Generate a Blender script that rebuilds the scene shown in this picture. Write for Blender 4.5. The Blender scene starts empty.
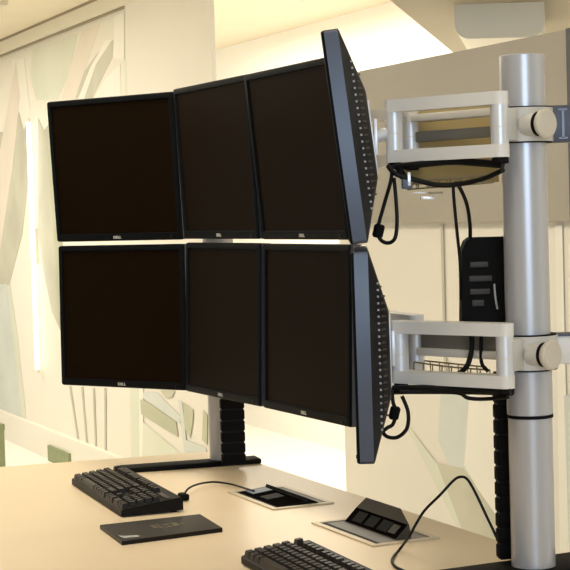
import bpy, bmesh, math
from mathutils import Vector, Matrix

C = bpy.context.scene.collection
PI = math.pi

# ------------------------------------------------------------------ camera numbers
EYE = 1.34
F, PITCH, ROLL = 1624.93, 0.0448488, -0.0300097
cp_, sp_ = math.cos(PITCH), math.sin(PITCH)
cr_, sr_ = math.cos(ROLL), math.sin(ROLL)
ORI = Vector((0, 0, EYE))

def ray(u, v):
    du, dv = u - 285, v - 285
    a = du * cr_ + dv * sr_
    b = -du * sr_ + dv * cr_
    x, up = a / F, -b / F
    return Vector((x, cp_ + up * sp_, -sp_ + up * cp_))
def at_y(u, v, y):
    r = ray(u, v); return ORI + r * (y / r.y)
def at_z(u, v, z):
    r = ray(u, v); return ORI + r * ((z - EYE) / r.z)

# desk / building axes: D runs along the desk towards the camera, P points to the wall
D = Vector((.41, -.912, 0)).normalized()
P = Vector((-D.y, D.x, 0))
DESK = .74
B0 = Vector((.115, 3.454, 0))
ANG = math.atan2(D.y, D.x)
def st(s, t, z=0): return B0 + D * s + P * t + Vector((0, 0, z))
def at_t(u, v, t):
    r = ray(u, v); return ORI + r * ((t + (B0 - ORI).dot(P)) / r.dot(P))

# ------------------------------------------------------------------ materials
def mat(name, col, rough=.5, metal=0., spec=.5, bump=0., bscale=200., vary=0., vscale=8., emit=None, estr=0., col2=None, coat=0.):
    m = bpy.data.materials.new(name); m.use_nodes = True
    nt = m.node_tree; b = nt.nodes['Principled BSDF']
    b.inputs['Base Color'].default_value = (*col, 1)
    b.inputs['Roughness'].default_value = rough
    b.inputs['Metallic'].default_value = metal
    b.inputs['Specular IOR Level'].default_value = spec
    b.inputs['Coat Weight'].default_value = coat
    tc = nt.nodes.new('ShaderNodeTexCoord')
    if vary or col2:
        n = nt.nodes.new('ShaderNodeTexNoise'); n.inputs['Scale'].default_value = vscale; n.inputs['Detail'].default_value = 4
        nt.links.new(tc.outputs['Object'], n.inputs['Vector'])
        r = nt.nodes.new('ShaderNodeValToRGB')
        c2 = col2 or tuple(max(0, c * (1 - vary)) for c in col)
        r.color_ramp.elements[0].color = (*c2, 1); r.color_ramp.elements[0].position = .35
        r.color_ramp.elements[1].color = (*col, 1); r.color_ramp.elements[1].position = .65
        nt.links.new(n.outputs['Fac'], r.inputs['Fac']); nt.links.new(r.outputs['Color'], b.inputs['Base Color'])
    if bump:
        n2 = nt.nodes.new('ShaderNodeTexNoise'); n2.inputs['Scale'].default_value = bscale
        nt.links.new(tc.outputs['Object'], n2.inputs['Vector'])
        bp = nt.nodes.new('ShaderNodeBump'); bp.inputs['Strength'].default_value = bump; bp.inputs['Distance'].default_value = .001
        nt.links.new(n2.outputs['Fac'], bp.inputs['Height']); nt.links.new(bp.outputs['Normal'], b.inputs['Normal'])
    if emit:
        b.inputs['Emission Color'].default_value = (*emit, 1); b.inputs['Emission Strength'].default_value = estr
    return m

M = dict(
    wall=mat('cream_wall_paint', (.86, .81, .70), .6, vary=.03, vscale=1.5, bump=.05),
    glasswall=mat('cream_frosted_glass', (.87, .82, .70), .55, spec=.3, vary=.03, vscale=1.2),
    farwall=mat('white_far_wall', (.93, .91, .85), .6, vary=.02, vscale=1.),
    ceil=mat('ceiling_board', (.86, .77, .60), .8, bump=.1, bscale=60, vary=.03, vscale=2),
    floor=mat('pale_floor', (.90, .87, .79), .4, vary=.03, vscale=2),
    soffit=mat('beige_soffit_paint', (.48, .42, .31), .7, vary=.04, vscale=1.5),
    duct=mat('beige_duct_paint', (.82, .77, .63), .45, vary=.03, vscale=2),
    board=mat('grey_board_laminate', (.40, .365, .295), .5, vary=.05, vscale=2.5),
    boardedge=mat('dark_edge_trim', (.10, .10, .11), .5, vary=.1),
    desk=mat('birch_laminate', (.73, .59, .40), .38, spec=.4, vary=.05, vscale=3),
    deskedge=mat('desk_edge_band', (.70, .62, .47), .4, vary=.05),
    green=mat('pale_green_film', (.76, .77, .62), .4, vary=.08, vscale=3),
    grey=mat('pale_grey_green_film', (.62, .60, .46), .4, vary=.18, vscale=3),
    blue=mat('pale_blue_grey_film', (.70, .73, .66), .4, vary=.1, vscale=3),
    lilac=mat('pale_pink_film', (.84, .75, .62), .4, vary=.06, vscale=3),
    white=mat('white_film', (.92, .88, .76), .4, vary=.03, vscale=3),
    deepgreen=mat('sage_green_film', (.55, .55, .39), .4, vary=.15, vscale=3),
    lines=mat('grey_line_film', (.58, .55, .44), .4, vary=.05),
    olive=mat('olive_fabric', (.30, .33, .18), .8, bump=.3, bscale=400, vary=.1, vscale=20),
    rail=mat('white_painted_rail', (.85, .80, .66), .35, vary=.03),
    raildark=mat('dark_rail_gap', (.34, .27, .17), .5, vary=.1),
    mon=mat('black_monitor_plastic', (.009, .009, .010), .45, spec=.25, bump=.08, bscale=700, vary=.1, vscale=30),
    rim=mat('satin_blue_black_rim', (.055, .066, .098), .32, spec=.6, vary=.08, vscale=30),
    bezel=mat('black_bezel_plastic', (.005, .006, .007), .45, spec=.06, vary=.1, vscale=30),
    screen=mat('dark_screen', (.0078, .0044, .0018), .4, spec=.04, vary=.06, vscale=6),
    logo=mat('silver_logo', (.62, .60, .55), .35, metal=.3, vary=.05),
    vent=mat('vent_grey', (.38, .37, .40), .45, vary=.05),
    rib=mat('vent_rib_brown', (.065, .048, .036), .5, vary=.1),
    pole=mat('brushed_aluminium_pole', (.52, .505, .50), .30, metal=.3, spec=.7, bump=.04, bscale=500, vary=.03, vscale=4),
    arm=mat('warm_grey_arm_paint', (.78, .735, .665), .45, metal=.0, vary=.03, vscale=10),
    clampmat=mat('beige_grey_clamp_paint', (.60, .56, .49), .45, vary=.04, vscale=10),
    armlight=mat('silver_pivot', (.74, .73, .72), .35, metal=.3, vary=.03, vscale=10),
    dark=mat('black_nylon', (.007, .0065, .006), .7, spec=.08, vary=.2, vscale=30),
    bracket=mat('dark_blue_grey_bracket', (.07, .075, .095), .45, metal=.2, vary=.08, vscale=12),
    brline=mat('bracket_ridge', (.20, .21, .25), .4, metal=.2, vary=.05),
    knob=mat('beige_knob', (.62, .54, .42), .45, vary=.05, vscale=30),
    rubber=mat('black_cable_rubber', (.007, .006, .005), .5, spec=.2, vary=.15, vscale=40),
    key=mat('dark_brown_keys', (.018, .012, .007), .42, spec=.3, vary=.2, vscale=40),
    keybase=mat('black_keyboard_case', (.007, .0055, .004), .5, spec=.15, vary=.15, vscale=20),
    pad=mat('black_pad', (.016, .0115, .008), .4, spec=.15, vary=.15, vscale=20),
    gold=mat('dull_gold_print', (.10, .075, .035), .45, vary=.2, vscale=60),
    label=mat('silver_label', (.42, .42, .44), .25, metal=.5, vary=.1),
    plate=mat('beige_steel_plate', (.60, .50, .36), .45, metal=.2, vary=.06, vscale=12),
    socketgrey=mat('dark_grey_socket_top', (.06, .05, .04), .5, spec=.25, vary=.1, vscale=20),
    socket=mat('black_socket_face', (.006, .005, .005), .8, spec=.0, vary=.1),
    hole=mat('socket_well', (.010, .010, .011), .6, spec=.1, vary=.1),
    bluegrey=mat('blue_grey_socket', (.09, .12, .17), .4, vary=.1),
    tray=mat('grey_socket_tray', (.22, .21, .20), .5, spec=.2, vary=.08),
    khaki=mat('khaki_panel_colour', (.56, .42, .18), .5, vary=.08, vscale=6),
    linkshade=mat('shaded_link_grey', (.20, .185, .155), .45, vary=.06, vscale=8),  # shade on the link's side, put into its colour as dark grey
    wire=mat('bronze_wire', (.33, .28, .18), .4, metal=.6, vary=.1),
    silver=mat('bright_silver', (.75, .75, .75), .25, metal=.8, vary=.05),
    tube=mat('lit_tube', (.9, .9, .85), .4, vary=.01, emit=(1, .97, .88), estr=1.5),
    panel=mat('lit_ceiling_panel', (.9, .9, .85), .4, vary=.01, emit=(1, .93, .78), estr=3.),
    frame=mat('white_light_frame', (.72, .66, .52), .4, vary=.02),
)

_b = M['screen'].node_tree.nodes['Principled BSDF']; _b.inputs['Specular Tint'].default_value = (1, .5, .28, 1)

# ------------------------------------------------------------------ mesh builder
class MB:
    def __init__(s): s.bm = bmesh.new()
    def add(s, verts, faces):
        vs = [s.bm.verts.new(v) for v in verts]
        for f in faces:
            try: s.bm.faces.new([vs[i] for i in f])
            except ValueError: pass
        return s
    def box(s, c, size, ax=None, r=0., seg=2):
        t = bmesh.new(); bmesh.ops.create_cube(t, size=1)
        for v in t.verts: v.co = Vector((v.co.x * size[0], v.co.y * size[1], v.co.z * size[2]))
        if r: bmesh.ops.bevel(t, geom=list(t.edges), offset=r, segments=seg, profile=.5, affect='EDGES')
        X, Y, Z = ax or (Vector((1, 0, 0)), Vector((0, 1, 0)), Vector((0, 0, 1)))
        t.verts.index_update()
        s.add([Vector(c) + X * v.co.x + Y * v.co.y + Z * v.co.z for v in t.verts], [[v.index for v in f.verts] for f in t.faces])
        t.free(); return s
    def cyl(s, a, b, r, n=24, r2=None, chamf=0.):
        a, b = Vector(a), Vector(b); r2 = r if r2 is None else r2
        w = (b - a).normalized(); u = w.orthogonal().normalized(); v = w.cross(u)
        prof = [(0, r), (1, r2)]
        L = (b - a).length
        if chamf: prof = [(0, r - chamf), (chamf / L, r), (1 - chamf / L, r2), (1, r2 - chamf)]
        V = []
        for k, rr in prof:
            for i in range(n):
                q = 2 * PI * i / n
                V.append(a + (b - a) * k + u * rr * math.cos(q) + v * rr * math.sin(q))
        Fs = []
        for j in range(len(prof) - 1):
            for i in range(n): Fs.append([j * n + i, j * n + (i + 1) % n, (j + 1) * n + (i + 1) % n, (j + 1) * n + i])
        Fs.append(list(range(n))[::-1]); Fs.append([(len(prof) - 1) * n + i for i in range(n)])
        return s.add(V, Fs)
    def ring(s, c, axis, ro, ri, h, n=40):
        c = Vector(c); w = Vector(axis).normalized(); u = w.orthogonal().normalized(); v = w.cross(u); V = []
        for rr, k in ((ro, -.5), (ro, .5), (ri, .5), (ri, -.5)):
            for i in range(n):
                q = 2 * PI * i / n; V.append(c + w * h * k + u * rr * math.cos(q) + v * rr * math.sin(q))
        Fs = []
        for j in range(4):
            for i in range(n): Fs.append([j * n + i, j * n + (i + 1) % n, ((j + 1) % 4) * n + (i + 1) % n, ((j + 1) % 4) * n + i])
        return s.add(V, Fs)
    def prism(s, pts, ext):
        pts = [Vector(p) for p in pts]; ext = Vector(ext); n = len(pts)
        return s.add(pts + [p + ext for p in pts], [list(range(n))[::-1], [n + i for i in range(n)]] + [[i, (i + 1) % n, n + (i + 1) % n, n + i] for i in range(n)])
    def tube(s, pts, r, n=10, sub=6, closed=False):
        pts = [Vector(p) for p in pts]; path = []
        if len(pts) > 2 and sub > 1:
            for i in range(len(pts) - 1):
                p0, p1, p2, p3 = pts[max(i - 1, 0)], pts[i], pts[i + 1], pts[min(i + 2, len(pts) - 1)]
                for k in range(sub):
                    t = k / sub
                    path.append(.5 * ((2 * p1) + (p2 - p0) * t + (2 * p0 - 5 * p1 + 4 * p2 - p3) * t * t + (3 * p1 - p0 - 3 * p2 + p3) * t ** 3))
            path.append(pts[-1])
        else: path = pts
        V = []; u = None
        for i, q in enumerate(path):
            w = (path[min(i + 1, len(path) - 1)] - path[max(i - 1, 0)]).normalized()
            u = w.orthogonal().normalized() if u is None else (u - w * u.dot(w)).normalized()
            v = w.cross(u)
            for k in range(n):
                a = 2 * PI * k / n; V.append(q + u * r * math.cos(a) + v * r * math.sin(a))
        m = len(path)
        Fs = [[i * n + k, i * n + (k + 1) % n, (i + 1) * n + (k + 1) % n, (i + 1) * n + k] for i in range(m - 1) for k in range(n)]
        Fs += [list(range(n))[::-1], [(m - 1) * n + k for k in range(n)]]
        return s.add(V, Fs)
    def build(s, name, m, parent=None, smooth=True, inv=None):
        bmesh.ops.recalc_face_normals(s.bm, faces=list(s.bm.faces))
        if inv is not None: bmesh.ops.transform(s.bm, matrix=inv, verts=list(s.bm.verts))
        me = bpy.data.meshes.new(name); s.bm.to_mesh(me); s.bm.free()
        me.materials.append(m)
        if smooth and len(me.polygons):
            me.polygons.foreach_set('use_smooth', [True] * len(me.polygons)); me.set_sharp_from_angle(angle=math.radians(35))
        o = bpy.data.objects.new(name, me); C.objects.link(o)
        if parent: o.parent = parent
        return o

def tag(o, label=None, cat=None, group=None, kind=None):
    if label: o['label'] = label
    if cat: o['category'] = cat
    if group: o['group'] = group
    if kind: o['kind'] = kind
    return o
def thing(name, label, cat, loc=(0, 0, 0), rot=(0, 0, 0), group=None):
    o = bpy.data.objects.new(name, None); C.objects.link(o); o.empty_display_size = .05
    o.location = loc; o.rotation_euler = rot
    return tag(o, label, cat, group)
def inv(root):
    return (Matrix.Translation(root.location) @ root.rotation_euler.to_matrix().to_4x4()).inverted()
def part(name, mb, m, root, smooth=True): return mb.build(name, m, root, smooth, inv(root))   # mb in world coordinates
def struct(name, mb, m, parent=None):
    o = mb.build(name, m, parent); o['kind'] = 'structure'; return o
def copy_tree(o, parent=None):
    c = o.copy(); C.objects.link(c)
    if parent: c.parent = parent
    for ch in [x for x in bpy.data.objects if x.parent == o]: copy_tree(ch, c)
    return c
DA, PA, ZA = D, P, Vector((0, 0, 1))
DPZ = (D, P, ZA)

# ------------------------------------------------------------------ setting
CEIL = 2.40
T_W, T_F = .98, 2.45                       # glass wall and the far wall, measured from the desk's rear edge
def slab(t0, t1, s0, s1, z0, z1):
    return MB().box(st((s0 + s1) / 2, (t0 + t1) / 2, (z0 + z1) / 2), (s1 - s0, t1 - t0, z1 - z0), DPZ)
def s_of(u, v, t): return (at_t(u, v, t) - B0).dot(D)

struct('floor', MB().box((0, 5, -.05), (16, 22, .1)), M['floor'])
sL = s_of(214, 40, T_W); sR = s_of(346, 480, T_W); sMul = s_of(129, 60, T_W); sEnd = s_of(567.5, 60, T_W - .03)
Z_T, Z_M = 1.80, 1.295                    # top of the partition, foot of the grey board
struct('ceiling', slab(-3.5, 3.2, -9, 4.5, CEIL, CEIL + .1), M['ceil'])
wg = struct('wall_back', slab(T_W, T_W + .08, -9, sMul, 0, CEIL), M['glasswall'])
struct('wall_panel_back', slab(T_W - .012, T_W + .006, sMul, sL, 0, CEIL), M['wall'])
struct('wall_far', slab(T_F, T_F + .1, -10, 4.5, 0, CEIL), M['farwall'])
wr = struct('wall_right', slab(T_W, T_W + .06, sR, sEnd + 1.6, 0, Z_T), M['wall'])
struct('trim_1', slab(T_W - .05, T_W, -9, sL - .0, CEIL - .075, CEIL - .012), M['rail'])
struct('trim_2', slab(T_W - .055, T_W, -9, sL - .0, CEIL - .012, CEIL), M['raildark'])
struct('trim_3', slab(T_W - .02, T_W, -9, sMul, CEIL - .082, CEIL - .075), M['raildark'])
struct('baseboard_back', slab(T_W - .03, T_W, -9, sL, 0, .165), M['wall'])

# printed film on the glass: flat shapes on the wall plane
film_no = [0]
def film(name, pts, m, parent, t=T_W):
    film_no[0] += 1
    off = .0011 + .00012 * film_no[0]
    return MB().prism([at_t(u, v, t - off) for u, v in pts], P * .001).build(name, m, parent, False)
G = wg
film('leaf_graphic', [(33, 49), (78, 33), (70, 70), (58, 100), (36, 100), (30, 75)], M['green'], G)
film('leaf_graphic', [(82, 30), (100, 24), (88, 60), (75, 99), (61, 99), (72, 62)], M['lilac'], G)
film('leaf_graphic', [(113, 40), (112, 58), (104, 74), (92, 99), (75, 99), (84, 72), (98, 52)], M['grey'], G)
film('leaf_graphic', [(78, 99), (90, 68), (106, 40), (112, 40), (96, 64), (84, 99)], M['white'], G)
film('leaf_graphic', [(120, 64), (121, 97), (94, 98), (106, 78)], M['white'], G)
film('leaf_graphic', [(-30, 130), (4, 132), (22, 108), (29, 130), (27, 190), (22, 235), (8, 290), (-8, 300), (-30, 280)], M['grey'], G)
film('leaf_graphic', [(12, 60), (24, 58), (30, 110), (24, 130), (16, 100)], M['white'], G)
film('leaf_graphic', [(0, 150), (16, 60), (20, 95), (12, 170), (0, 250)], M['lilac'], G)
film('leaf_graphic', [(-20, 286), (7, 284), (14, 340), (24, 420), (-20, 403)], M['blue'], G)
film('leaf_graphic', [(7, 286), (10, 284), (18, 340), (26, 418), (22, 418), (13, 340)], M['green'], G)
film('leaf_graphic', [(38, 118), (46, 135), (56, 220), (60, 330), (52, 312), (43, 270), (38, 230)], M['grey'], G)
film('leaf_graphic', [(44, 130), (52, 120), (60, 150), (64, 300), (58, 320), (53, 220)], M['deepgreen'], G)
film('leaf_graphic', [(124.5, 12), (127.5, 11), (128, 98), (124.8, 98)], M['green'], G)
film('leaf_graphic', [(114, 16), (124, 12), (124, 60), (114, 58)], M['white'], G)
for a, b in (((69, 386), (77, 439)), ((81, 387), (86, 445)), ((92.5, 388), (95, 449)), ((104, 388), (104.5, 452))):
    film('line_graphic', [(a[0], a[1]), (a[0] + 2, a[1]), (b[0] + 1.6, b[1]), (b[0], b[1])], M['lines'], G)
S2 = [o for o in bpy.data.objects if o.name.startswith('wall_panel')][0]
def film2(pts, m): return film('leaf_graphic', pts, m, S2, T_W - .013)
film2([(130, 380), (139, 380), (139.5, 462), (131, 462)], M['green'])
film2([(139, 380), (143, 380), (143.5, 462), (139.5, 462)], M['white'])
film2([(140, 399), (150, 404), (176, 422), (178, 437), (160, 426), (141, 414)], M['deepgreen'])
film2([(143, 422), (150, 428), (182, 455), (142, 462)], M['green'])
film2([(183, 403), (193, 410), (193, 420), (190, 438), (184, 428)], M['deepgreen'])
film2([(203, 410), (207, 415), (207, 445), (202, 440)], M['deepgreen'])
film2([(160, 390), (175, 390), (172, 397), (166, 398)], M['grey'])
film2([(178, 400), (182, 402), (186, 440), (206, 448), (206, 454), (184, 452)], M['blue'])
film2([(143, 392), (156, 392), (180, 416), (180, 424), (143, 398)], M['blue'])
# right-hand partition graphic
def film3(pts, m): return film('leaf_graphic', pts, m, wr, T_W)
film3([(441, 385), (472, 385), (470, 480), (455, 478), (438, 440)], M['blue'])
film3([(470, 385), (500, 385), (500, 530), (464, 465)], M['white'])
film3([(407, 428), (411, 430), (437, 464), (463, 468), (500, 522), (500, 545), (466, 545)], M['green'])
film3([(437, 464), (463, 468), (498, 518), (496, 545), (466, 540)], M['grey'])
film3([(555, 225), (562, 225), (570, 575), (560, 575)], M['white'])
film3([(564, 395), (600, 395), (600, 580), (570, 580)], M['blue'])
film3([(440.5, 225), (443, 225), (446.5, 380), (444, 380)], M['lines'])

# grey board along the top of the right partition
bl = s_of(352, 150, T_W - .03)
bd = thing('wall_board', 'long grey board along the top of the partition behind the silver pole', 'board', st(bl, T_W - .02, Z_M), (0, 0, ANG))
part('board_panel', slab(T_W - .03, T_W - .001, bl, sEnd, Z_M, Z_T), M['board'], bd)
part('end_trim', slab(T_W - .034, T_W - .001, sEnd, sEnd + .02, Z_M, Z_T + .002), M['boardedge'], bd)

# soffit and round-cornered duct seen above the partition
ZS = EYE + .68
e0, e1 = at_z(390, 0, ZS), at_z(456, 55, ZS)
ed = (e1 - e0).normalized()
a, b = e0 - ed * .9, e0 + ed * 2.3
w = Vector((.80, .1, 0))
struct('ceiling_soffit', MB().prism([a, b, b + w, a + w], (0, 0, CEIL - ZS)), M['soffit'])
c = at_y(500, 38, 5.5); zc = c.z
wd = .303
dk = thing('air_duct', 'beige round-cornered duct hanging from the ceiling above the grey board', 'duct', (c.x, 5.7, zc))
bm = MB(); pr = []
hh, rr = ZS - zc, .05
for (cx, cz, a0) in ((wd / 2 - rr, rr, -PI / 2), (None, None, None), (None, None, None), (-wd / 2 + rr, rr, PI)):
    if cx is None: continue
    for i in range(9):
        q = a0 + (PI / 2) * i / 8
        pr.append((cx + rr * math.cos(q), cz + rr * math.sin(q)))
pr1 = [p for p in pr if p[0] > 0]; pr2 = [p for p in pr if p[0] < 0]
outline = pr1 + [(wd / 2, hh), (-wd / 2, hh)] + pr2
bm.prism([(c.x + x, 5.5, zc + z) for x, z in outline], (.10, .60, 0))
part('duct_body', bm, M['duct'], dk)

# slim upright lamp between two glass panels
l0, l1 = at_t(31, 118, T_W - .03), at_t(35, 372, T_W - .03)
lx = (l0 + l1) / 2
lt = thing('wall_lamp', 'slim upright white light tube on the patterned glass wall', 'lamp', (lx.x, lx.y, l1.z))
part('light_tube', MB().cyl((lx.x, lx.y, l1.z + .02), (lx.x, lx.y, l0.z - .02), .0135, 16), M['tube'], lt)
part('end_cap', MB().cyl((lx.x, lx.y, l1.z), (lx.x, lx.y, l1.z + .02), .013, 16), M['rail'], lt)
part('end_cap', MB().cyl((lx.x, lx.y, l0.z - .02), (lx.x, lx.y, l0.z), .013, 16), M['rail'], lt)
part('holder', MB().box((lx.x, lx.y, (l0.z + l1.z) / 2) + P * .02 if False else Vector((lx.x, lx.y, (l0.z + l1.z) / 2)) + P * .02, (.012, .02, .2), DPZ), M['rail'], lt)

# low olive panel at the foot of the glass wall, and an olive box standing nearer
for (ua, ub, vt, lab) in ((47.5, 68, 445, 'low olive panel at the foot of the glass wall, nearer the far keyboard'),):
    T = T_W - .045
    pa, pb = at_t(ua, vt, T), at_t(ub, vt + 5, T)
    s0, s1 = (pa - B0).dot(D), (pb - B0).dot(D)
    zt = pa.z
    o = thing('skirting_panel', lab, 'panel', st((s0 + s1) / 2, T, 0), (0, 0, ANG), None)
    part('panel_face', slab(T, T + .0145, s0 + .006, s1 - .006, .006, zt - .006), M['olive'], o)
    fr = MB()
    for q in ((s0, s1, 0, .006), (s0, s1, zt - .006, zt), (s0, s0 + .006, .006, zt - .006), (s1 - .006, s1, .006, zt - .006)):
        fr.box(st((q[0] + q[1]) / 2, T + .006, (q[2] + q[3]) / 2), (q[1] - q[0], .014, q[3] - q[2]), DPZ)
    part('panel_frame', fr, M['olive'], o)

pb = at_t(4, 424, .45)
ox = thing('storage_box', 'olive box on the floor beyond the far desk edge, cut by the frame', 'box', (pb - D * .2).to_tuple()[:2] + (0,), (0, 0, ANG))
sb = (pb - B0).dot(D)
part('box_body', slab(.17, .45, sb - .4, sb, 0, pb.z - .03), M['olive'], ox)
part('box_lid', slab(.167, .453, sb - .403, sb + .002, pb.z - .03, pb.z), M['olive'], ox)

# ceiling lights
def ceiling_light(s, t, ls, lt_, label):
    o = thing('ceiling_light', label, 'ceiling light', st(s, t, CEIL - .02), (0, 0, ANG), 'ceiling lights')
    fr = MB()
    for ds, dt, a1, b1 in ((0, lt_ / 2, ls, .03), (0, -lt_ / 2, ls, .03), (ls / 2, 0, .03, lt_ + .03), (-ls / 2, 0, .03, lt_ + .03)):
        fr.box(st(s + ds, t + dt, CEIL - .012), (a1, b1, .024), DPZ)
    part('light_frame', fr, M['frame'], o)
    part('diffuser', slab(t - lt_ / 2 + .015, t + lt_ / 2 - .015, s - ls / 2 + .015, s + ls / 2 - .015, CEIL - .016, CEIL - .006), M['panel'], o)
LIGHTS = [(-3.6, 1.75, 1.2, .3, 'long lit ceiling panel in the passage, farther from the camera'),
          (-1.9, 1.75, 1.2, .3, 'long lit ceiling panel in the passage, nearer the camera'),
          (-6.2, .45, 3.2, .12, 'slim lit ceiling strip running beside the glass wall rail'),
          (-.6, -.7, 1.2, .6, 'lit ceiling panel above the far end of the desk'),
          (1.6, -.7, 1.2, .6, 'lit ceiling panel above the near end of the desk')]
for a in LIGHTS: ceiling_light(*a)

# ------------------------------------------------------------------ desk
dk0 = thing('desk', 'long pale birch desk carrying the monitor poles and keyboards', 'desk', st(.5, -.5, 0), (0, 0, ANG))
poly = [Vector((-.175, 4.10, 0)), Vector((-1.3, 3.765, 0)), Vector((-1.3, 3.765, 0)) + D * 3.0, st(2.2, 0)]
part('desk_top', MB().prism([p + Vector((0, 0, DESK - .028)) for p in poly], (0, 0, .028)), M['desk'], dk0)
eb = MB()
for i in range(4):
    a, b = poly[i], poly[(i + 1) % 4]; m_ = (a + b) / 2; w = (b - a).normalized(); n_ = Vector((w.y, -w.x, 0))
    cen = sum(poly, Vector()) / 4
    if (m_ - cen).dot(n_) < 0: n_ = -n_
    eb.box(m_ + n_ * .001 + Vector((0, 0, DESK - .0145)), ((b - a).length, .002, .027), (w, n_, ZA))
part('edge_band', eb, M['deskedge'], dk0)
for s_, t_ in ((-.3, -.12), (-.3, -.9), (1.9, -.12), (1.9, -.9)):
    part('leg', MB().box(st(s_, t_, (DESK - .028) / 2), (.06, .06, DESK - .028), DPZ, r=.004), M['arm'], dk0)
part('cross_beam', slab(-.14, -.1, -.27, 1.87, .6, .68), M['arm'], dk0)
part('cross_beam', slab(-.92, -.88, -.27, 1.87, .6, .68), M['arm'], dk0)

# ------------------------------------------------------------------ monitors
MW, MH = .38, .335
def make_monitor():
    root = thing('monitor', 'x', 'monitor')
    I = Matrix.Identity(4)
    w, h = MW / 2, MH
    def rr_loop(x0, x1, z0, z1, r, y, n=4):
        L = []
        for cx, cz, a0 in ((x1 - r, z0 + r, -PI / 2), (x1 - r, z1 - r, 0), (x0 + r, z1 - r, PI / 2), (x0 + r, z0 + r, PI)):
            for i in range(n + 1):
                q = a0 + PI / 2 * i / n; L.append((cx + r * math.cos(q), y, cz + r * math.sin(q)))
        return L
    def loft(loops, caps=(True, True)):
        mb = MB(); V = [v for l in loops for v in l]; n = len(loops[0])
        Fs = [[j * n + i, j * n + (i + 1) % n, (j + 1) * n + (i + 1) % n, (j + 1) * n + i] for j in range(len(loops) - 1) for i in range(n)]
        if caps[0]: Fs.append(list(range(n)))
        if caps[1]: Fs.append([(len(loops) - 1) * n + i for i in range(n)])
        return mb.add(V, Fs)
    # rim band round the edge, with the bezel in front
    loft([rr_loop(-w, w, 0, h, .006, .005), rr_loop(-w, w, 0, h, .006, .0270)], (False, False)).build('side_rim', M['rim'], root)
    bez = loft([rr_loop(-w, w, 0, h, .006, .005), rr_loop(-w + .0015, w - .0015, .0015, h - .0015, .005, .001), rr_loop(-w + .004, w - .004, .004, h - .004, .004, 0),
                rr_loop(-w + .0125, w - .0125, .0165, h - .0125, .002, 0), rr_loop(-w + .0135, w - .0135, .0175, h - .0135, .002, .004)], (False, False))
    bz = bez.build('bezel', M['bezel'], root)
    loft([rr_loop(-w + .0135, w - .0135, .0175, h - .0135, .002, .0035), rr_loop(-w + .0135, w - .0135, .0175, h - .0135, .002, .008)]).build('screen', M['screen'], root)
    loft([rr_loop(-w, w, 0, h, .006, .0270), rr_loop(-w + .003, w - .003, .003, h - .003, .008, .029), rr_loop(-w + .040, w - .040, .088, h - .088, .012, .055),
          rr_loop(-w + .05, w - .05, .098, h - .098, .012, .058), rr_loop(-w + .06, w - .06, .105, h - .105, .012, .058)], (False, True)).build('back_shell', M['mon'], root)
    # vents on both flanks
    for sx in (1, -1):
        v = MB(); rb = MB(); z0 = .07
        for i in range(23):
            z = .052 + i * (h - .104) / 22
            f = .42
            # flank surface point at fraction f between rim and shell flat
            zz0, zz1 = .003 + f * .085, h - .003 - f * .085
            x = w - .003 - f * .037; y = .029 + f * .026
            if zz0 < z < zz1:
                v.box((sx * (x + .0008), y + .0008, z), (.0028, .003, .0032), (Vector((.575 * sx, -.818, 0)).normalized(), Vector((.818 * sx, .575, 0)).normalized(), ZA))
            f2 = .72
            if .003 + f2 * .085 < z < h - .003 - f2 * .085:
                rb.box((sx * (w - .003 - f2 * .037 + .0008), .029 + f2 * .026 + .0008, z), (.011, .002, .003), (Vector((-.818 * sx, .575, 0)).normalized(), Vector((.575 * sx, .818, 0)).normalized(), ZA))
        v.build('vent_slots', M['vent'], root); rb.build('vent_ribs', M['rib'], root)
    # maker's word on the lower bezel
    cu = bpy.data.curves.new('logo', 'FONT'); cu.body = 'DELL'; cu.size = .0085; cu.align_x = 'CENTER'; cu.align_y = 'CENTER'; cu.extrude = .0003; cu.offset = .00025
    tmp = bpy.data.objects.new('tmp', cu); C.objects.link(tmp)
    me = bpy.data.meshes.new_from_object(tmp.evaluated_get(bpy.context.evaluated_depsgraph_get()))
    bpy.data.objects.remove(tmp)
    me.transform(Matrix.Translation((0, -.0004, .0085)) @ Matrix.Rotation(PI / 2, 4, 'X') @ Matrix.Scale(1.25, 4, (1, 0, 0)))
    me.materials.clear(); me.materials.append(M['logo'])
    lo = bpy.data.objects.new('logo', me); C.objects.link(lo); lo.parent = root; lo['label'] = 'silver lettering'
    MB().cyl((w - .03, 0, .0085), (w - .03, -.0012, .0085), .003, 16).build('power_button', M['mon'], root)
    MB().box((0, .060, h / 2), (.12, .004, .12), r=.0015).build('mounting_plate', M['armlight'], root)
    return root

MON = [  # x, y, z(rel eye), yaw, tilt: upper by its foot; lower by its head
    ((-.3875, 3.7960, -.0558, -.5944, .0585), (-.3858, 3.7991, -.0650, -.5944, -.0173)),
    ((-.1380, 3.4787, -.0536, -1.1008, .0475), (-.1351, 3.4814, -.0614, -1.1008, -.0359)),
    ((.0362, 3.1382, -.0547, -1.1268, .0887), (.0380, 3.1301, -.0623, -1.1268, -.0310)),
    ((.1110, 2.7128, -.0545, -1.6144, .1100), (.1115, 2.7195, -.0640, -1.6144, .0030)),
]
names = ['farthest column, leftmost of the array', 'second column from the far end', 'third column from the far end', 'nearest column, seen edge-on beside the silver arms']
labels = {(0, 'u'): 'leftmost upper black monitor, farthest from the silver pole',
          (1, 'u'): 'upper black monitor next to the leftmost one in the top row',
          (2, 'u'): 'upper black monitor just behind the edge-on one in the top row',
          (3, 'u'): 'upper black monitor seen edge-on with vents, tilted forward beside the upper arm',
          (0, 'l'): 'leftmost lower black monitor, above the far keyboard',
          (1, 'l'): 'lower black monitor in front of the far pole and its cable spine',
          (2, 'l'): 'lower black monitor just behind the edge-on one in the bottom row',
          (3, 'l'): 'lower black monitor seen edge-on beside the lower arm'}
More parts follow.
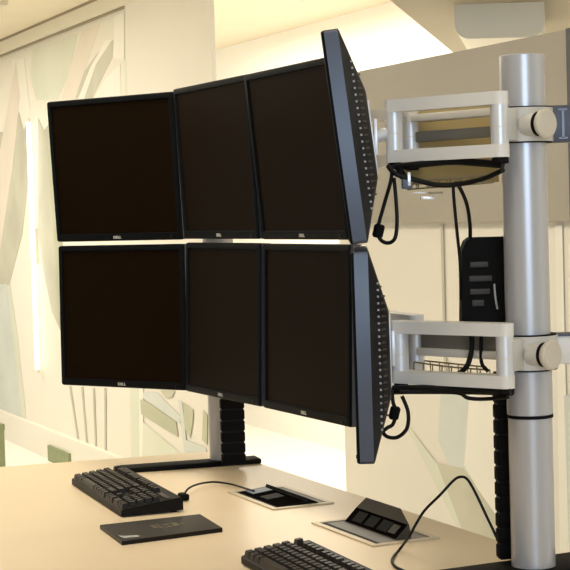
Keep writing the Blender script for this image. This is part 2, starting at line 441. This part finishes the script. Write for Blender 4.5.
proto = make_monitor(); first = True
MOUNT = {}
for i, (u_, l_) in enumerate(MON):
    for k, (x, y, z, yaw, tilt) in (('u', u_), ('l', l_)):
        n_ = Vector((math.sin(yaw), -math.cos(yaw), 0))
        up = Vector((0, 0, math.cos(tilt))) + n_ * math.sin(tilt)
        bot = Vector((x, y, EYE + z)) - (up * MH if k == 'l' else Vector())
        o = proto if first else copy_tree(proto); first = False
        o.location = bot; o.rotation_euler = (tilt, 0, yaw)
        tag(o, labels[(i, k)], 'monitor', 'six-screen trading array' if False else 'black monitors of the array')
        back = (-n_ * math.cos(tilt) + Vector((0, 0, math.sin(tilt))))
        MOUNT[(i, k)] = (bot + up * MH / 2 + back * .062, -n_)

# ------------------------------------------------------------------ poles
PR, PL = Vector((.3925, 2.633, 0)), Vector((-.158, 3.893, 0))
def make_pole(c, label, rail_ang, rail_c, rail_len, rail_w):
    o = thing('monitor_pole', label, 'pole', (c.x, c.y, DESK))
    at = lambda z: (c.x, c.y, EYE + z)
    part('upper_tube', MB().cyl(at(-.345), at(.241), .0362, 48, chamf=.0015), M['pole'], o)
    part('sleeve', MB().cyl(at(-.340), at(-.268), .0372, 48, chamf=.001), M['pole'], o)
    part('joint_ring', MB().cyl(at(-.345), at(-.340), .0375, 48), M['dark'], o)
    part('lower_tube', MB().cyl(at(-.590), at(-.345), .0358, 48), M['pole'], o)
    e = Vector((math.cos(rail_ang), math.sin(rail_ang), 0)); f_ = Vector((-e.y, e.x, 0))
    part('base_rail', MB().box((rail_c.x, rail_c.y, DESK + .006), (rail_len, rail_w, .012), (e, f_, ZA), r=.003), M['dark'], o)
    return o
ra = math.radians(16)
make_pole(PL, 'grey pole standing at the far end of the desk, mostly hidden by monitors', ra, Vector((-.238, 3.853, 0)), .335, .062)
make_pole(PR, 'tall silver pole in the foreground carrying the two nearest arms', math.atan2(P.y, P.x), PR + P * -.02, .36, .105)

# ------------------------------------------------------------------ clamps and arms
ZU, ZL = .128, -.238
BOFF = Vector((-.047, -.063, 0))
kdir = Vector((.66, -.75, .0)).normalized()
def make_clamp(c, z, label, dark=True):
    o = thing('pole_clamp', label, 'clamp', (c.x, c.y, EYE + z - .03), (0, 0, 0), 'clamps on the monitor poles')
    cc = Vector((c.x, c.y, EYE + z))
    part('ring', MB().ring(cc, ZA, .0475, .0374, .054), M['clampmat'], o)
    part('seam', MB().ring(cc + ZA * .0275, ZA, .0455, .0370, .003).ring(cc - ZA * .0275, ZA, .0455, .0370, .003), M['dark'], o)
    bd_ = BOFF.normalized(); sd = Vector((-bd_.y, bd_.x, 0))
    part('lug', MB().box(cc + bd_ * .056, (.050, .030, .052), (bd_, sd, ZA), r=.004), M['clampmat'], o)
    kb = cc + Vector((.006, -.046, -.001))
    k = MB().cyl(kb - kdir * .012, kb + kdir * .028, .0190, 32, chamf=.002)
    part('knob_stem', k, M['clampmat'], o)
    part('knob_slot', MB().ring(kb + kdir * .0175, kdir, .0197, .018, .006), M['dark'], o)
    part('knob', MB().cyl(kb + kdir * .024, kb + kdir * .034, .0240, 40, chamf=.003), M['knob'], o)
    bc = cc + Vector((.0655 if dark else .062, .012, .001))
    br = part('end_bracket', MB().box(bc, (.070, .030, .060) if dark else (.046, .030, .046), r=.003), M['bracket'] if dark else M['arm'], o)
    if not dark:
        part('bracket_edge', MB().box(bc + Vector((.024, 0, .001)), (.004, .034, .050)).box(bc + Vector((-.006, 0, .0245)), (.058, .034, .004)), M['bracket'], o); return o
    rl = MB().box(bc + Vector((-.002, -.0152, 0)), (.004, .003, .046)).box(bc + Vector((-.002, -.0152, .023)), (.014, .003, .003)).box(bc + Vector((-.002, -.0152, -.023)), (.014, .003, .003))
    r_ = rl.build('ridge', M['brline'], br, True, inv(o))
    return o
make_clamp(PR, ZU, 'upper round-knobbed clamp on the silver foreground pole')
make_clamp(PR, ZL, 'lower round-knobbed clamp on the silver foreground pole', False)
make_clamp(PL, ZU, 'upper clamp on the far pole, hidden behind the top monitors')
make_clamp(PL, ZL, 'lower clamp on the far pole, hidden behind the bottom monitors')

def make_arm(A, B, z, mount, back, label):
    A = Vector((A.x, A.y, EYE + z)); B = Vector((B.x, B.y, EYE + z))
    o = thing('monitor_mount', label, 'monitor mount', (B.x, B.y, EYE + z - .052), (0, 0, math.atan2(A.y - B.y, A.x - B.x)), 'monitor arms')
    w = (A - B).normalized(); n_ = Vector((-w.y, w.x, 0)); hw = .0148
    for nm, zz, h_ in (('upper_bar', .0415, .0205), ('lower_bar', -.0415, .0205)):
        pts = []
        for k in range(13):
            q = -PI / 2 + PI * k / 12; pts.append(A + w * hw * math.cos(q) + n_ * hw * math.sin(q))
        for k in range(13):
            q = PI / 2 + PI * k / 12; pts.append(B + w * hw * math.cos(q) + n_ * hw * math.sin(q))
        part(nm, MB().prism([p + Vector((0, 0, zz - h_ / 2)) for p in pts], (0, 0, h_)), M['arm'], o)
    for X in (A, B):
        part('pivot', MB().cyl(X - ZA * .0313, X + ZA * .0313, .0142, 28), M['armlight'], o)
        part('pivot_band', MB().cyl(X - ZA * .0045, X - ZA * .0030, .0146, 28), M['frame'], o)
    # tilt head on the monitor's plate
    hd = MB().box(mount + back * .004, (.06, .006, .06), (Vector((back.y, -back.x, 0)), back, ZA), r=.001)
    hd.cyl(mount, A, .011, 16)
    part('tilt_head', hd, M['armlight'], o)
    part('pivot_cap', MB().cyl(A - ZA * .062, A - ZA * .0518, .012, 20, chamf=.002), M['dark'], o)
    part('pivot_cap', MB().cyl(B - ZA * .062, B - ZA * .0518, .0135, 20, chamf=.002), M['dark'], o)
    return A, B
arm_label = {(0, 'u'): 'short arm behind the leftmost upper monitor', (0, 'l'): 'short arm behind the leftmost lower monitor',
             (1, 'u'): 'arm from the far pole to the second upper monitor', (1, 'l'): 'arm from the far pole to the second lower monitor',
             (2, 'u'): 'long arm seen through the upper foreground arm, running to the monitors behind', (2, 'l'): 'long arm seen through the lower foreground arm, running to the monitors behind',
             (3, 'u'): 'upper foreground grey frame-shaped arm holding the edge-on monitor', (3, 'l'): 'lower foreground grey frame-shaped arm holding the edge-on monitor'}
AB = {}
for (i, k), (mt, bk) in MOUNT.items():
    z = ZU if k == 'u' else ZL
    pole = PR if i > 1 else PL
    A = Vector((mt.x, mt.y, 0)) + bk * .021
    if i == 3: A = Vector((.1885, 2.70, 0)); Bp = pole + BOFF
    elif i == 2:
        Bp = at_y(416, 340, 2.84); Bp.z = 0
    elif i == 0: Bp = pole + Vector((-.080, -.02, 0))
    else: Bp = pole + BOFF
    AB[(i, k)] = make_arm(A, Bp, z, mt, bk, arm_label[(i, k)])
    if i == 2:      # rear link from the elbow back to the pole
        o = [x for x in bpy.data.objects if x.get('label') == arm_label[(i, k)]][0]
        Q = pole + Vector((-.012, .048, 0)); w = (Q - Bp).normalized(); n_ = Vector((w.y, -w.x, 0))
        if n_.y > 0: n_ = -n_
        zz = EYE + z; L_ = (Q - Bp).length; m_ = Bp + w * (L_ / 2 + .008)
        sg = 1 if k == 'u' else -1
        zb = zz + (.006 if k == 'u' else .010)
        part('rear_link', MB().box(m_ + ZA * (zb - (.011 if k == 'u' else 0)), (L_ - .02, .016, .018 if k == 'u' else .046), (w, n_, ZA), r=.002), M['linkshade'], o)  # dark grey stands for the link's shaded side
        part('link_flange', MB().box(m_ + n_ * .004 + ZA * (zb + sg * .021), (L_ - .02, .034, .013), (w, n_, ZA), r=.002), M['arm'], o)
        if k == 'u':
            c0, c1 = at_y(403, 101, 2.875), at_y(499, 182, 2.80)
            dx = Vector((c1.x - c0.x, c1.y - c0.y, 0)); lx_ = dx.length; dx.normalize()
            part('rear_panel', MB().box(((c0.x + c1.x) / 2, (c0.y + c1.y) / 2, (c0.z + c1.z) / 2), (lx_, .004, c0.z - c1.z), (dx, Vector((-dx.y, dx.x, 0)), ZA), r=.001), M['khaki'], o)['label'] = 'khaki panel behind the upper arm'  # flat khaki sheet filling the space behind the upper arm
        part('link_end', MB().cyl(Q + ZA * (zb - .024), Q + ZA * (zb + .024), .012, 20), M['armlight'], o)

# ------------------------------------------------------------------ cable spines
def make_spine(c, z0, z1, label, e, wid=.056):
    o = thing('cable_spine', label, 'cable spine', (c.x, c.y, z0), (0, 0, math.atan2(e.y, e.x)))
    n_ = int((z1 - z0) / .026); f_ = Vector((-e.y, e.x, 0))
    first = None
    for i in range(n_):
        z = z0 + .013 + i * .026
        if first is None:
            first = part('link', MB().box((c.x, c.y, z), (wid, .024, .0232), (e, f_, ZA), r=.003), M['dark'], o)
        else:
            q = first.copy(); C.objects.link(q); q.location = first.location + Vector((0, 0, i * .026))
    part('core', MB().box((c.x, c.y, (z0 + z1) / 2), (wid - .005, .019, z1 - z0), (e, f_, ZA)), M['rubber'], o)
    return o
ep = Vector((math.cos(ra), math.sin(ra), 0))
make_spine(Vector((-.133, 3.795, 0)), DESK + .0122, EYE - .20, 'black segmented cable spine rising beside the far pole', Vector((.985, .17, 0)).normalized())
q_ = at_y(496, 480, 2.683)
make_spine(Vector((q_.x + .019, 2.688, 0)), DESK + .0122, EYE - .275, 'black segmented cable spine rising behind the silver foreground pole', Vector((.985, .17, 0)).normalized(), .038)
# base for the near spine
# ------------------------------------------------------------------ adapter behind the pole
yb = 2.684
q0, q1 = at_y(460.5, 238, yb), at_y(503, 318, yb)
pk = thing('power_adapter', 'black slotted adapter fixed behind the silver pole between its two arms', 'power adapter', ((q0.x + q1.x) / 2, yb + .02, q1.z))
X0, X1, Z0, Z1 = q0.x, q1.x + .03, q1.z - .008, q0.z
part('case', MB().prism([(X0 - .001, yb, Z0), (X1, yb, Z0), (X1, yb, Z1), (X0 + .016, yb, Z1), (X0 + .008, yb, Z1 - .006), (X0 + .002, yb, Z1 - .022)], (0, .045, 0)), M['dark'], pk)
for k, (va, vb, u0, u1) in enumerate(((262, 267, 470, 488), (276, 281, 469, 492), (289, 294, 470, 490), (300, 306, 472, 484))):
    a_, b_ = at_y(u0, va, yb), at_y(u1, vb, yb)
    part('slot', MB().box(((a_.x + b_.x) / 2, yb - .001, (a_.z + b_.z) / 2), (b_.x - a_.x, .003, a_.z - b_.z), r=.0008), M['socketgrey'], pk)
a_, b_ = at_y(494, 284, yb), at_y(497, 309, yb)
part('latch', MB().tube([(a_.x, yb - .002, a_.z), (a_.x + .001, yb - .004, (a_.z + b_.z) / 2), (b_.x, yb - .003, b_.z)], .0018), M['silver'], pk)

# ------------------------------------------------------------------ cables round the arms
def cable(name, label, pts, r, m='rubber', cat='cable', **kw):
    mb = MB().tube([at_y(*p) for p in pts], r, **kw)
    o = mb.build(name, M[m]); return tag(o, label, cat)
def looped(label, pts, r, bead, br):
    p0 = at_y(*pts[0])
    o = thing('looped_cable', label, 'cable', p0)
    part('cord', MB().tube([at_y(*p) for p in pts], r), M['rubber'], o)
    b = at_y(*bead); part('ferrite_bead', MB().cyl(b - Vector((.003, 0, .011)), b + Vector((.003, 0, .011)), br, 20, chamf=.003), M['dark'], o)
looped('black cable looping below the upper arm beside the edge-on monitor', [(392, 165, 2.66), (391, 180, 2.66), (384, 205, 2.67), (378, 228, 2.67), (380, 239, 2.665), (388, 243, 2.66), (395, 238, 2.655), (397, 222, 2.655), (396, 200, 2.655), (394, 178, 2.66)], .0032, (378.5, 231, 2.67), .009)
looped('black cable looping below the lower arm beside the edge-on monitor', [(392, 390, 2.66), (393, 402, 2.66), (396, 412, 2.665), (393, 424, 2.67), (387, 428, 2.67), (383, 432, 2.67), (388, 437, 2.665), (398, 437, 2.66), (407, 428, 2.655), (408, 412, 2.655), (402, 396, 2.66)], .0032, (394.5, 413, 2.667), .0085)
cable('sagging_cable', 'black cable sagging below the upper arm', [(388, 166, 2.66), (396, 174, 2.65), (416, 180, 2.65), (438, 185, 2.64), (460, 184, 2.63), (485, 178, 2.60), (503, 170, 2.56)], .0042)
cable('strapped_cable', 'black cable strapped tight along the underside of the upper arm', [(396, 167, 2.675), (415, 165, 2.655), (450, 161.5, 2.63), (480, 163, 2.60), (503, 165, 2.575)], .0060)
cable('strapped_cable', 'thick black cable strapped along the underside of the lower arm', [(393, 390, 2.675), (412, 389.5, 2.66), (450, 389.5, 2.63), (480, 390, 2.60), (512, 391, 2.56)], .0078)
cable('strapped_cable', 'thin black cable bowing just below the lower arm', [(400, 392, 2.65), (430, 392, 2.64), (458, 393, 2.62), (468, 398, 2.61), (485, 399, 2.60), (508, 397, 2.56)], .0032)
cable('hanging_cable', 'black cable hanging straight from the upper arm into the adapter', [(453, 183, 2.645), (454, 200, 2.65), (457, 232, 2.66), (460, 262, 2.68), (461, 300, 2.70)], .0028)
cable('hanging_cable', 'black cable bowing from the upper arm into the top of the adapter', [(455, 182, 2.645), (461, 190, 2.65), (467, 205, 2.66), (470, 225, 2.68), (470, 243, 2.70)], .0032)
cable('hanging_cable', 'short black cable dropping behind the lower arm from the adapter', [(470, 316, 2.71), (472, 345, 2.71), (468, 364, 2.70), (461, 372, 2.69), (456, 375, 2.68)], .0045)
cable('hanging_cable', 'short thin black cable behind the lower arm beside its pole pivot', [(482, 316, 2.71), (481, 350, 2.71), (482, 364, 2.71), (488, 371, 2.70)], .0032)

# silver bits under the upper arm and wire baskets
def basket(name, label, top, n, depth, m):
    a_, b_ = at_y(*top[0]), at_y(*top[1])
    o = thing(name, label, 'wire basket', (a_ + b_) / 2 - Vector((0, 0, depth)))
    mb = MB(); w = b_ - a_; off = Vector((.0, .05, 0))
    rails = MB().tube([a_, a_ + w * .5 - ZA * .002, b_], .0015, 8).tube([a_ + off, b_ + off], .0015, 8, sub=1)
    rails.tube([a_ - ZA * depth + off * .2, b_ - ZA * depth + off * .2], .0013, 8, sub=1).tube([a_ - ZA * depth + off * .8, b_ - ZA * depth + off * .8], .0013, 8, sub=1)
    part('rim_wires', rails, M[m], o)
    for i in range(n):
        q = a_ + w * (i / (n - 1))
        part('rib', MB().tube([q, q - ZA * depth + off * .2, q - ZA * depth + off * .8, q + off], .0012, 6, sub=1), M[m], o)
    return o
basket('wire_basket', 'bronze wire cable basket behind the lower foreground arm', ((414, 362, 2.80), (490, 370, 2.74)), 9, .020, 'wire')
basket('wire_basket', 'bronze wire cable basket below the upper foreground arm', ((408, 181, 2.74), (494, 174, 2.68)), 9, .014, 'wire')
tk = thing('cable_clip', 'bright silver cable clip under the upper foreground arm', 'clip', at_y(428, 202, 2.655))
pC = at_y(427, 198, 2.66)
part('clip_plate', MB().box(pC, (.024, .014, .006), r=.002), M['silver'], tk)
part('clip_wing', MB().box(pC + Vector((-.012, 0, .009)), (.022, .012, .003), r=.001), M['armlight'], tk)
part('clip_wing', MB().box(pC + Vector((.014, 0, .008)), (.024, .012, .003), r=.001), M['wire'], tk)
cn = thing('cable_connector', 'blue-grey connector plug hanging at the monitor end of the upper arm', 'connector', at_y(408, 190, 2.66))
pC = at_y(407, 183, 2.655)
part('plug_body', MB().box(pC, (.018, .014, .020), r=.003), M['bluegrey'], cn)
part('plug_pin', MB().box(pC + Vector((.003, -.006, .006)), (.006, .006, .022), r=.001), M['silver'], cn)
part('strain_relief', MB().cyl(pC + Vector((-.005, 0, .008)), pC + Vector((-.012, 0, .024)), .006, 14), M['dark'], cn)

# ------------------------------------------------------------------ keyboards
def make_keyboard(label, loc, rz):
    o = thing('keyboard', label, 'keyboard', loc, (0, 0, rz), 'keyboards')
    o.scale = (1.01, .88, 1)
    L, W = .462, .158
    # side profile y,z : front low, back high
    prof = [(-W / 2 + .011, .002), (-W / 2 + .011, .013), (-W / 2 + .0135, .0155), (W / 2 - .016, .029), (W / 2 - .004, .030), (W / 2, .026), (W / 2, .004)]
    mb = MB().prism([(-L / 2 + .002, y, z) for y, z in prof], (L - .025, 0, 0)); mb.build('case', M['keybase'], o, True)
    zt = lambda y: .0155 + (y + W / 2 - .012) * (.0138 / (W - .028))
    ys = [-.0555, -.0365, -.0175, .0015, .0205, .0475]
    made = {}
    def key(x, y, w_=.0185):
        w_ = round(w_, 4)
        if w_ not in made:
            mb = MB(); a = w_ / 2 - .0011; b = .0082; c_ = .0024; g = .0097
            V = [(-a, -b, 0), (a, -b, 0), (a, b, 0), (-a, b, 0), (-a + c_, -b + .002, g), (a - c_, -b + .002, g), (a - c_, b - c_, g + .0012), (-a + c_, b - c_, g + .0012)]
            mb.add(V, [(3, 2, 1, 0), (4, 5, 6, 7), (0, 1, 5, 4), (1, 2, 6, 5), (2, 3, 7, 6), (3, 0, 4, 7)])
            k = made[w_] = mb.build('key', M['key'], o, False)
        else:
            k = made[w_].copy(); C.objects.link(k)
        k.location = (x, y, zt(y) - .001)
    def run(x0, widths, y):
        for w_ in widths: key(x0 + w_ / 2, y, w_); x0 += w_
    u_ = .0185; X = -.225
    run(X, [.0235] * 3 + [.112] + [.0235] * 4, ys[0])
    run(X, [.0416] + [u_] * 10 + [.0509], ys[1])
    run(X, [.0324] + [u_] * 11 + [.0416], ys[2])
    run(X, [.0278] + [u_] * 13, ys[3])
    run(X, [u_] * 13 + [.037], ys[4])
    run(X, [u_], ys[5]); run(X + .037, [u_] * 4, ys[5]); run(X + .120, [u_] * 4, ys[5]); run(X + .203, [u_] * 4, ys[5])
    for r in (0, 3, 4, 5): run(.062, [u_] * 3, ys[r])
    run(.0805, [u_], ys[1])
    run(.127, [.037, u_, u_], ys[0])
    for r in (1, 2, 3, 4): run(.127, [u_] * 4, ys[r])
    MB().box((.164, .0475, zt(.0475) + .0005), (.07, .012, .002), r=.0008).build('indicator_strip', M['socketgrey'], o)
    for x in (-.19, .19): MB().box((x, W / 2 - .02, .0015), (.03, .012, .003)).build('foot', M['rubber'], o)
    return o
def on_desk(s, t): return st(s, t, DESK)
make_keyboard('dark keyboard lying whole at the far end of the desk, behind the black pad', on_desk(-.182, -.436), ANG - math.radians(4))
make_keyboard('dark keyboard in the foreground cut off by the bottom of the frame', on_desk(.788, -.425), ANG - math.radians(3))

# ------------------------------------------------------------------ pad
pp = [at_z(u, v, DESK) for u, v in ((100, 529), (122, 545.5), (222.5, 532), (200, 518))]
pc = sum(pp, Vector()) / 4
pd = thing('desk_pad', 'flat black pad with a faint gold mark in front of the far keyboard', 'pad', pc, (0, 0, ANG))
part('pad_body', MB().prism([p for p in pp], (0, 0, .008)), M['pad'], pd)
up_ = (pp[2] - pp[1]).normalized(); vp_ = (pp[0] - pp[1]).normalized()
def padpt(a, b): return pp[1] + (pp[2] - pp[1]) * a + (pp[0] - pp[1]) * b + Vector((0, 0, .0081))
gm = MB()
for a0, a1, b0, b1 in ((.42, .46, .42, .62), (.48, .50, .40, .66), (.53, .60, .38, .44), (.53, .60, .52, .58), (.62, .68, .40, .60), (.71, .73, .42, .58)):
    gm.prism([padpt(a0, b0), padpt(a1, b0), padpt(a1, b1), padpt(a0, b1)], (0, 0, .0004))
part('printed_mark', gm, M['gold'], pd)
part('corner_label', MB().prism([padpt(.03, .28), padpt(.20, .18), padpt(.20, .10), padpt(.05, .12)], (0, 0, .0005)), M['label'], pd)

# ------------------------------------------------------------------ pop-up sockets
def make_popup(label, s0, s1, t0, t1, prof, bs0, bs1, chop, thin):
    o = thing('desk_socket_box', label, 'socket box', st((s0 + s1) / 2, (t0 + t1) / 2, DESK), (0, 0, ANG))
    fr = MB(); z = DESK + .0015; b_ = .012
    for sa, sb, ta, tb in ((s0, s1, t0, t0 + b_), (s0, s1, t1 - b_, t1), (s0, s0 + b_, t0 + b_, t1 - b_), (s1 - b_, s1, t0 + b_, t1 - b_)):
        fr.box(st((sa + sb) / 2, (ta + tb) / 2, z), (sb - sa, tb - ta, .003), DPZ)
    part('frame_plate', fr, M['plate'], o)
    part('well', slab(t0 + b_, t1 - b_, s0 + b_, s1 - b_, DESK + .0002, DESK + .0010), M['hole'], o)
    part('tray', slab(t0 + b_ + .012, t1 - b_, s0 + b_ + .006, s1 - b_, DESK + .0010, DESK + .0018), M['tray'], o)
    # hinged block: profile (t,z)
    A_ = [st(bs0, t, DESK + z_) for t, z_ in prof]; B_ = [st(bs1 - (chop if i == 2 else 0), t, DESK + z_) for i, (t, z_) in enumerate(prof)]
    n = len(prof)
    part('flip_block', MB().add(A_ + B_, [list(range(n)), [n + i for i in range(n)]] + [[i, (i + 1) % n, n + (i + 1) % n, n + i] for i in range(n)]), M['dark' if thin else 'socketgrey'], o, False)
    (ta, za), (tb, zb) = prof[0], prof[1]
    q = Vector((0, 0, zb - za)) + P * (tb - ta); nn = D.cross(q).normalized()
    if nn.dot(P) > 0: nn = -nn
    def face(sa, sb, fa, fb, h):
        pts = [st(sa, ta, DESK + za) + q * fa, st(sb, ta, DESK + za) + q * fa, st(sb, ta, DESK + za) + q * fb, st(sa, ta, DESK + za) + q * fb]
        return MB().prism(pts, nn * h)
    part('socket_face', face(bs0 + .003, bs1 - .003, .05, .95, .0012), M['socket'], o)
    L_ = bs1 - bs0
    if not thin:
        for k in range(3):
            a_ = bs0 + L_ * (.12 + .24 * k)
            part('socket', face(a_, a_ + L_ * .18, .2, .8, .0022), M['hole'], o)
        part('data_port', face(bs0 + L_ * .80, bs0 + L_ * .92, .25, .75, .0024), M['socketgrey'], o)
    else:
        part('socket', face(bs0 + L_ * .05, bs0 + L_ * .25, .2, .9, .0024), M['bluegrey'], o)
        part('socket', face(bs0 + L_ * .42, bs0 + L_ * .62, .2, .8, .0022), M['hole'], o)
    return o
make_popup('open desk socket box with a raised dark grey block, nearer the silver pole', .29, .548, -.216, -.080, [(-.158, .002), (-.130, .028), (-.109, .044), (-.126, .002)], .315, .525, .07, False)
make_popup('low open desk socket box with a black flap, farther from the silver pole', -.122, .122, -.222, -.085, [(-.204, .002), (-.140, .008), (-.137, .014), (-.110, .002)], -.105, .108, .0, True)

# usb lead from the far keyboard to the socket box
ul = thing('plug_lead', 'thin dark lead arching from the far keyboard to the low socket box', 'cable', at_z(183, 498, DESK))
zc_ = DESK + .004
pts = [at_z(184, 495, DESK + .006), at_z(188, 489, DESK + .012), at_z(197, 484.5, DESK + .012), at_z(213, 482, DESK + .008), at_z(230, 484, DESK + .006), at_z(244, 488, DESK + .006), at_z(254, 491, DESK + .008)]
part('cord', MB().tube(pts, .0022), M['rubber'], ul)
a_ = at_z(183.5, 496.5, DESK + .008)
part('plug', MB().box(a_, (.016, .034, .014), (Vector((P.x, P.y, 0)), Vector((-P.y, P.x, 0)), ZA), r=.004), M['dark'], ul)

# free-standing cord beside the near socket box
tag(MB().tube([at_y(*p) for p in ((500, 545, 2.715), (496, 536, 2.71), (486, 515, 2.72), (475, 492, 2.73), (467, 479, 2.74), (460, 477, 2.745), (453, 481, 2.75), (440, 495, 2.75), (425, 510, 2.76), (416, 524, 2.76), (410, 535, 2.755))] + [at_z(400, 549, DESK + .004), at_z(394, 556, DESK + .003), at_z(392, 562, DESK + .003), at_z(396, 567, DESK + .003), at_z(404, 571, DESK + .003), at_z(420, 580, DESK + .003)], .0024).build('loose_cord', M['rubber']),
    'thin dark cord rising in a peak from the desk to the near cable spine', 'cable')

# ------------------------------------------------------------------ light
def area(name, loc, target, size, energy, col, size_y=None):
    l = bpy.data.lights.new(name, 'AREA'); l.energy = energy; l.color = col; l.size = size
    if size_y: l.shape = 'RECTANGLE'; l.size_y = size_y
    o = bpy.data.objects.new(name, l); C.objects.link(o); o.location = loc
    o.rotation_euler = (Vector(target) - Vector(loc)).to_track_quat('-Z', 'Y').to_euler(); return o
def down(name, s_, t_, z, ls, lt_, energy, col, up=False):     # rectangle lamp along the desk direction
    o = area(name, tuple(st(s_, t_, z)), tuple(st(s_, t_, 0)), ls, energy, col, lt_)
    o.rotation_euler = (PI if up else 0, 0, ANG); return o
area('window_daylight', (.75, -2.6, 1.75), (.25, 2.7, 1.2), 2.3, 85, (.55, .74, 1.), 1.3)
down('passage_lamp', -3.6, 1.72, CEIL - .05, 5., .5, 80, (1, .96, .88))
down('passage_ceiling_fill', -6.8, 1.72, 1.7, 1.2, .5, 4, (1, .95, .84), True)  # added lamp, hidden by the glass wall, brightens the passage ceiling
down('room_lamp', 2.2, 1.72, CEIL - .05, 3., .5, 14, (1, .93, .78))
down('ceiling_lamp', -.5, -.6, CEIL - .05, 1.4, .6, 20, (1, .91, .76))
down('glass_wall_lamp', -5.4, -.5, CEIL - .05, 3.6, .6, 74, (1, .96, .87))
down('room_ceiling_fill', -3.6, -2.2, 1.5, 1.5, .8, 26, (1, .93, .78), True)  # added unseen lamp facing up, brightens the room ceiling

wld = bpy.data.worlds.new('room_light'); bpy.context.scene.world = wld; wld.use_nodes = True
bg = wld.node_tree.nodes['Background']; bg.inputs[0].default_value = (1, .93, .81, 1); bg.inputs[1].default_value = .37

# ------------------------------------------------------------------ camera and view
cam = bpy.data.cameras.new('camera'); co = bpy.data.objects.new('camera', cam); C.objects.link(co)
cam.sensor_width = 36; cam.lens = F / 570 * 36; cam.clip_start = .05; cam.clip_end = 60
R0 = Vector((1, 0, 0)); U0 = Vector((0, sp_, cp_)); W0 = Vector((0, cp_, -sp_))
Rt = R0 * cr_ + U0 * sr_; Ut = R0 * -sr_ + U0 * cr_
co.matrix_world = Matrix(((Rt.x, Ut.x, -W0.x, 0), (Rt.y, Ut.y, -W0.y, 0), (Rt.z, Ut.z, -W0.z, EYE), (0, 0, 0, 1)))
sc = bpy.context.scene; sc.camera = co
vs = sc.view_settings; vs.view_transform = 'Standard'; vs.look = 'None'; vs.exposure = 0; vs.gamma = 1; vs.use_curve_mapping = False
